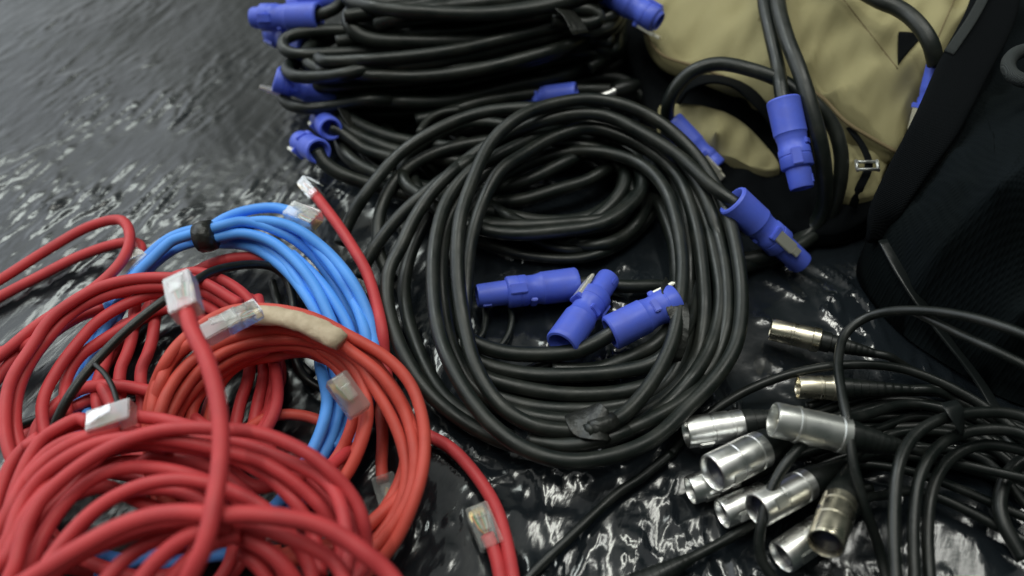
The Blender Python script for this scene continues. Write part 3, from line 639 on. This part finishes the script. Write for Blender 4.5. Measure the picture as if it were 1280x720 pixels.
oc("225,640,10 212,560,22 214,500,32 238,462,40 272,436,44 320,424,46 372,426,46 416,446,46 444,478,42 455,520,38 446,560,32 424,595,24 396,622,18")
# --- thin black cable threaded through the red heap
S_('K', 3.1, "60,560,34 76,515,50 100,476,56 135,436,58 170,403,60 205,376,60 250,348,54 273,337,46 327,331,30 353,341,22 366,375,14 366,430,14 378,468,14 400,484,12 440,500,8")
S_('K', 3.0, "340,352,8 352,400,8 362,440 390,470,7")
S_('K', 1.6, "118,455,58 128,464,60 139,480,64 146,500,70 150,512,72")
S_('K', 3.0, "0,545,10 30,530,14 60,520,20")
settle()

# ================================================================== cable things
GB, GM, GN = 'black power cables with blue locking plugs', 'microphone cables in the lower right', 'network cables in the left heap'
def base(px, py): p = at(px, py, 0); return (p[0], p[1], 0)
def end(s, k=-1): return s['C'][k]
def tang(s, k=-1):
    C = s['C']; v = C[-1] - C[-4] if k == -1 else C[0] - C[3]; return v / np.linalg.norm(v)
# centre coil
M1 = thing('power_cable', base(715, 350), 'thick black power cable in the big round centre coil, blue plug resting at its right', 'power cable', GB)
cables('M1', 'cable', RUBBER, M1)
power_plug(M1, end(mC), V3(992, 320, 16), .074, 1.0, latch=35)
power_plug(M1, V3(707, 424, 24), V3(757, 353, 22), .070, .97, latch=-60)
wrap(M1, mT, 1, 8, .0060, TAPE, 'tape_band')
ribbon("716,516,30 735,524,36 752,536,38 762,546,32", [.014, .026, .022, .006], .0010, TAPE, 'tape_flap', M1, [20, -25, 30])
ribbon("835,352,34 842,372,42 850,398,40 852,425,34 846,452,24", [.008, .018, .014, .009, .005], .0012, TAPE, 'tie', M1, [60, 20, -30, 20])
M2 = thing('power_cable', base(700, 470), 'dull black power cable curving inside the bottom of the centre coil, with two blue plugs', 'power cable', GB)
cables('M2', 'cable', RUBBER, M2)
power_plug(M2, end(iA), V3(828, 384, 34), .050, 1.0, latch=-95)
power_plug(M2, end(i2), V3(606, 369, 18), .072, .98, latch=150)
N1 = thing('power_cable', base(640, 225), 'black power cable coil tucked behind and under the big centre coil', 'power cable', GB)
cables('N', 'cable', RUBBER, N1)
p = end(nA, 0); power_plug(N1, p, V3(368, 174, 14), .046, .82, latch=-120)
p = end(n6, 0); power_plug(N1, p, V3(398, 146, 10), .046, .78, latch=-120)
power_plug(N1, V3(846, 158, 40), V3(875, 188, 30), .046, .75, latch=60)
ribbon("424,128,40 430,140,38 440,158,32 447,172,24", [.006, .009, .007], .0012, TAPE, 'tie', N1, [10, 30, 50])
T1 = thing('power_cable', base(565, 130), 'lowest black cable of the back stack, blue plug caught in its left loop', 'power cable', GB)
cables('T1', 'cable', RUBBER, T1)
power_plug(T1, V3(412, 121, 32), V3(366, 106, 44), .050, .9, latch=200)
power_plug(T1, V3(712, 116, 34), V3(676, 120, 28), .034, .70, latch=200)
m = MB(); m.add(*lathe(V3(748, 122, 30), V3(780, 110, 32) - V3(748, 122, 30), (0, 0, 1), [(0, .0012), (.001, .0030), (.012, .0032), (.0125, .0040), (.020, .0042), (.0202, .0055), (.0245, .0056)], 24))
jk = m.build('audio_jack', METAL, T1); sharp(jk)
V, F = lathe(V3(772, 113, 31), V3(795, 106, 30) - V3(772, 113, 31), (0, 0, 1), [(-.004, .0062), (.002, .0074), (.012, .0070), (.020, .0045)], 24); sharp(mesh('jack_boot', V, F, RUBBER2, jk))
T2 = thing('power_cable', base(565, 100), 'thick black power cable lying as the middle layer of the stack at the back', 'power cable', GB)
cables('T2', 'cable', RUBBER, T2)
power_plug(T2, V3(380, 58, 52), V3(350, 44, 48), .042, .9, latch=60)
ribbon("692,-2,98 704,10,96 716,24,92 726,42,86", [.015, .018, .016], .0012, TAPE, 'tie', T2, [0, 25, 10])
T3 = thing('power_cable', base(590, 60), 'black power cable on top of the back stack, plugs sticking out at both ends', 'power cable', GB)
cables('T3', 'cable', RUBBER, T3)
power_plug(T3, end(tp, 0), V3(322, 22, 70), .060, 1.0, latch=120)
power_plug(T3, V3(440, -8, 84), V3(376, 4, 78), .060, .9, latch=120)
power_plug(T3, V3(764, -8, 90), V3(812, 20, 84), .054, .95, latch=150)
G1 = thing('power_cable', base(950, 330), 'black power cable arching over the tan bag and dropping back to the sheet', 'power cable', GB)
cables('G1', 'cable', RUBBER, G1)
G2 = thing('power_cable', base(1010, 300), 'two straight black cable runs down the tan bag, one blue plug pointing down', 'power cable', GB)
cables('G2', 'cable', RUBBER, G2)
power_plug(G2, end(g2), V3(1001, 228, 60), .066, 1.0, latch=200)
G4 = thing('power_cable', base(1120, 100), 'black power cable crossing the top corner of the tan bag beside the black triangle', 'power cable', GB)
cables('G4', 'cable', RUBBER, G4)
power_plug(G4, V3(1172, 78, 108), V3(1163, 112, 92), .034, .60, latch=60)

# microphone cables
XLAB = ['thin black microphone cable ending in the narrow brassy connector highest in the heap',
        'thin black microphone cable with the narrow brassy connector below the highest one',
        'black microphone cable with the dull grey connector lying across the loop of thin cable',
        'black microphone cable with the bright silver connector nearest the centre coil',
        'black microphone cable with the largest shiny silver connector, between two smaller ones',
        'black microphone cable, small silver connector poking out at the pile\'s far left',
        'black microphone cable with the short connector whose dark mouth faces the sheet',
        'black microphone cable with the silver connector behind the upright dark strand',
        'black microphone cable with the fat brassy connector pointing toward the viewer',
        'black microphone cable with the silver connector under the fat brassy one']
MM = {'M': METAL, 'B': BRASS, 'G': GREYM, 'D': METAL}
for k, (f, b, r_, kd_, mm, Lm, Lb, rt) in enumerate(XL):
    s = [q for q in STR if q['owner'] == 'X%d' % k][0]; f0, a0 = XEND[k]
    C = s['C']; a = a0; d = C[0] - (f0 + a0 * (Lm + Lb - .003))
    t = thing('microphone_cable', tuple(np.r_[f0[:2], 0]), XLAB[k], 'microphone cable', GM)
    cables('X%d' % k, 'cable', RUBBER2, t, 10)
    xlr(t, f0 + d, C[0] + (C[0] - C[2]) * .0, r_ / 1000, kind=kd_, m_=MM[mm], Lm=Lm, Lb=Lb, latch=(40, 20, 60, 100, 70, 90, 60, 30, 150, 60)[k])
for o_, lab, px, py in (('Y1', 'thin black cable bent into a tall loop over the microphone connectors', 1050, 500),
                        ('Y2', 'long thin black cable running from the bottom edge up past the silver connectors', 800, 600),
                        ('Y3', 'dark thin cable standing up in front of the silver connectors at the bottom', 960, 700),
                        ('Z', 'thicker black cable coil looping down at the lower right corner', 1160, 680),
                        ('W0', 'thin black cable run nearest the bag in the tangle behind the connectors', 1150, 480),
                        ('W1', 'thin black cable run in the middle of the tangle behind the connectors', 1150, 510),
                        ('W2', 'thin black cable run lowest in the tangle behind the connectors', 1150, 540)):
    t = thing('microphone_cable', base(px, py), lab, 'microphone cable', GM); cables(o_, 'cable', RUBBER2, t, 12)
    if o_ == 'Z': ribbon("1186,502,62 1196,516,62 1204,540,52", [.010, .013, .010], .0010, GLOSS, 'tie', t, [0, 20])
t = thing('microphone_cable', base(860, 705), 'black microphone cable with a long rubber boot leaving the bottom edge of the photo', 'microphone cable', GM)
cables('Y4', 'cable', RUBBER2, t, 12); e_ = end(y4)
xlr(t, e_ + (end(y4) - V3(902, 678, 9)) / np.linalg.norm(end(y4) - V3(902, 678, 9)) * .067, e_, .0088, Lm=.032, Lb=.038, kind='female')

# network cables
def lay(o_, lab, px, py, m_, n=14):
    t = thing('network_cable', base(px, py), lab, 'network cable', GN); cables(o_, 'cable', m_, t, n); return t
R1 = lay('R1', 'red network cable making two long loose loops at the left edge', 60, 350, RED)
rj45(R1, V3(150, 344, 20), V3(180, 318, 22), m_=FROST)
R2 = lay('R2', 'red network cable sweeping down the left side behind the front heap', 70, 440, RED)
Q1 = lay('Q', 'dark red network cable coil buried deep in the shade of the heap', 240, 470, RED)
B1 = lay('B', 'sky blue network cable coil held by a black band at its top', 290, 450, BLUE)
rj45(B1, end(bj, 0) - tang(bj, 0) * .006, V3(405, 279, 42), m_=CLEAR)
wrap(B1, bT, near(bT, 270, 285), near(bT, 243, 292), .0112, TAPE, 'tie', off=(0, -.004, -.002))
O1 = lay('O', 'orange red network cable coil wrapped with beige tape', 400, 520, ORANGE)
i0, i1 = near(o1, 292, 388), near(o1, 428, 415)
ia, ib = near(o2, 288, 405), near(o2, 432, 436)
Cw = (np.array([o2['C'][int(q)] for q in np.linspace(ia, ib, 24)]) * .55 + np.array([o1['C'][int(q)] for q in np.linspace(i0, i1, 24)]) * .45) + np.array([0, -.006, .006])
w_ = .0064 * (1 + .05 * np.sin(np.linspace(0, 9, 24)) + .10 * (np.arange(24) % 5) / 5); w_[0] *= .75; w_[-1] *= .85
V, F = tube(Cw, w_, 26, True, .66); V += rng.normal(0, .00014, V.shape); mesh('tape_wrap', V, F, TANTAPE, O1)
rj45(O1, V3(447, 511, 54), V3(420, 473, 62), m_=FROST)
rj45(O1, V3(262, 417, 82), V3(287, 403, 84), k=1.05, m_=FROST)
rj45(O1, V3(288, 404, 84), V3(316, 389, 84), k=1.0, m_=CLEAR)
rj45(O1, V3(480, 602, 12), V3(490, 634, 10), m_=CLEAR)
S1 = lay('S', 'single red network cable beside the blue coil with a clear plug at each end', 470, 400, RED)
rj45(S1, end(sA, 0) - tang(sA, 0) * .005, end(sA, 0) + tang(sA, 0) * .03, up=(.8, .2, .5), k=1.0)
rj45(S1, end(sA) - tang(sA) * .005, end(sA) + tang(sA) * .03, m_=CLEAR)
F1 = lay('F', 'red network cable piled highest in the blurred front heap, one strand upright', 230, 640, RED, 16)
rj45(F1, end(vV, 0) - tang(vV, 0) * .006, end(vV, 0) + tang(vV, 0) * .03, up=(.1, -.6, .8), m_=FROST, k=1.3)
rj45(F1, V3(160, 516, 76), V3(110, 532, 72), m_=FROST, k=1.15)
K1 = thing('black_cable', base(170, 400), 'thin black cable threaded between the red and blue network cables', 'cable'); cables('K', 'cable', RUBBER2, K1, 12)

# ================================================================== tan canvas bag and black backpack
BAG = thing('canvas_bag', base(960, 190), 'tan canvas bag with black lower half, piping and a black triangle patch', 'bag')
cushion('lower_body', "782,20,40 786,62,34 800,104,30 816,150,24 850,200,20 905,255,16 975,282,16 1050,286,18 1100,256,30 1150,200,50 1240,60,70 1240,-60,70 1000,-150,70 830,-90,60", "960,120,40 1040,220,26", .06, CLOTH, BAG, .012, .0012, seed=3)
cushion('top_flap', "806,10,64 800,-60,66 850,-130,80 1000,-160,100 1150,-140,112 1250,-70,112 1236,0,104 1200,50,94 1165,108,82 1142,145,72 1119,187,60 1090,170,62 1058,150,66 1030,120,70 1010,108,70 990,128,62 965,128,58 935,108,60 905,94,62 870,80,62 830,66,60 812,42,62", "1000,10,104 900,20,84 1100,90,92 1050,110,82 960,80,80 1100,10,108", .014, TAN, BAG, .010, .0036, (.12, .034, 24), seed=5)
cushion('side_pocket', "825,128,44 850,126,46 885,130,46 918,142,44 945,163,40 976,207,30 950,210,28 923,200,28 880,186,28 841,172,28 826,158,34", "895,165,46", .012, TAN, BAG, .007, .001, (.04, .015, 60), seed=7)
cushion('front_pocket', "1020,150,46 1045,160,48 1080,174,50 1113,190,50 1105,215,44 1096,240,36 1060,244,32 1040,225,34", "1066,200,50", .012, TAN, BAG, .006, .0012, (.04, .015, 60), seed=8)
ribbon("850,124,46 866,104,62 892,99,66 925,108,64 955,136,56 974,166,44", [.016, .018, .020, .020, .018, .016], .003, WEB if False else CLOTH, 'handle_strap', BAG, [10, 20, 20, 30])
ribbon("1062,160,62 1080,186,60 1086,208,58 1074,236,48 1066,258,30", .006, .002, CLOTH, 'strap', BAG, [10, 20, 0])
def line(name, s, r, m_, parent): P = toks(s); return mesh(name, *tube(catmull(at(P[:, 0], P[:, 1], P[:, 2] / 1000), .004), r / 1000, 8), m_, parent)
line('piping', "1002,96,76 1014,112,72 1030,124,71 1058,153,67 1090,173,63 1120,190,60", 1.5, TRIM, BAG)
line('piping', "800,15,67 808,44,64 828,69,61 866,82,63 905,96,63", 1.2, TRIM, BAG)
# black triangle: a sewn patch lying on the flap, found by dropping rays on it
from mathutils.bvhtree import BVHTree
def bvh(o):
    me = o.data; org = np.zeros(3); q = o
    while q is not None:
        if '_o' in q: org = np.array(q['_o'])
        q = q.parent
    return BVHTree.FromPolygons([tuple(np.array(v.co) + org) for v in me.vertices], [tuple(p.vertices) for p in me.polygons])
flap = [c for c in BAG.children if c.name.startswith('top_flap')][0]; bt = bvh(flap)
def drop(px, py, lift=.0006):
    h = bt.ray_cast(Vector(CAM), Vector(ray(px, py)))
    if h[0] is None: return V3(px, py, 80)
    n_ = np.array(h[1]); n_ = n_ if n_[2] > 0 else -n_; return np.array(h[0]) + n_ * lift
tri = np.array([(1122, 41), (1156, 43), (1122, 82)], float); m = MB(); G = 10; vv = []; id_ = {}
for i in range(G + 1):
    for j in range(G + 1 - i):
        q = tri[0] * (1 - (i + j) / G) + tri[1] * i / G + tri[2] * j / G; id_[(i, j)] = len(vv); vv.append(drop(*q, .0012))
ff = []
for i in range(G):
    for j in range(G - i):
        ff.append((id_[(i, j)], id_[(i + 1, j)], id_[(i, j + 1)]))
        if i + j < G - 1: ff.append((id_[(i + 1, j)], id_[(i + 1, j + 1)], id_[(i, j + 1)]))
o = mesh('triangle_patch', vv, ff, CLOTH, BAG); md = o.modifiers.new('thick', 'SOLIDIFY'); md.thickness = .0012; md.offset = 0
for a_, b_ in (((1050, -6), (1122, 86)), ((955, 6), (948, 26)), ((1195, -5), (1160, 75))):
    pts = np.array([drop(*(np.array(a_) * (1 - q) + np.array(b_) * q), .0001) for q in np.linspace(0, 1, 14)])
    mesh('seam', *tube(pts, .00045, 6), TRIM, BAG)
bk = MB(); c = V3(1084, 207, 61)
for (dx, dy, l, w) in ((0, .004, .016, .0022), (0, -.004, .016, .0022), (.0075, 0, .0022, .010), (-.0075, 0, .0022, .010)):
    bk.add(*boxv(c + np.array([dx, dy, 0]), np.array([1., 0, 0]), np.array([0, -.3, .95]), np.array([0, .95, .3]), l, w, .002, .0006))
bk.build('buckle', GREYM, BAG)

PACK = thing('backpack', base(1200, 300), 'black backpack of dark navy mesh cloth in the right corner beside the tan bag', 'backpack')
cushion('back_panel', "1236,-60,120 1228,0,110 1202,60,96 1170,120,84 1140,180,74 1112,240,60 1096,290,46 1110,340,34 1150,390,28 1205,430,26 1290,470,30 1420,480,40 1460,300,60 1460,100,90 1400,-80,120", "1250,230,130 1320,120,150 1180,300,86 1290,380,80", .14, MESHF, PACK, .022, .0022, (.05, .02, 70), seed=12, skirt_in=.012)
ribbon("1252,-40,136 1238,20,130 1202,90,118 1168,160,106 1134,215,84 1106,266,60 1098,300,40", [.030, .034, .034, .033, .030, .024, .018], .007, CLOTH, 'shoulder_strap', PACK, [8, 10, 5, 0])
ribbon("1238,-20,140 1216,22,134 1196,52,128 1186,66,125", .007, .002, WEB, 'webbing', PACK, [10])
ribbon("1106,300,46 1130,345,42 1160,392,34 1190,432,26 1225,478,16 1250,520,10", [.010, .010, .009, .008], .0022, GLOSS, 'strap', PACK, [0, 15, 25, 10])
tr = []
for q in np.linspace(0, 2 * np.pi, 40): tr.append(V3(1290 + 30 * math.cos(q), 82 + 20 * math.sin(q), 150))
mesh('rubber_ring', *tube(np.array(tr), .0045, 12, False), WEB, PACK)
for o in bpy.data.objects:
    if '_o' in o: del o['_o']
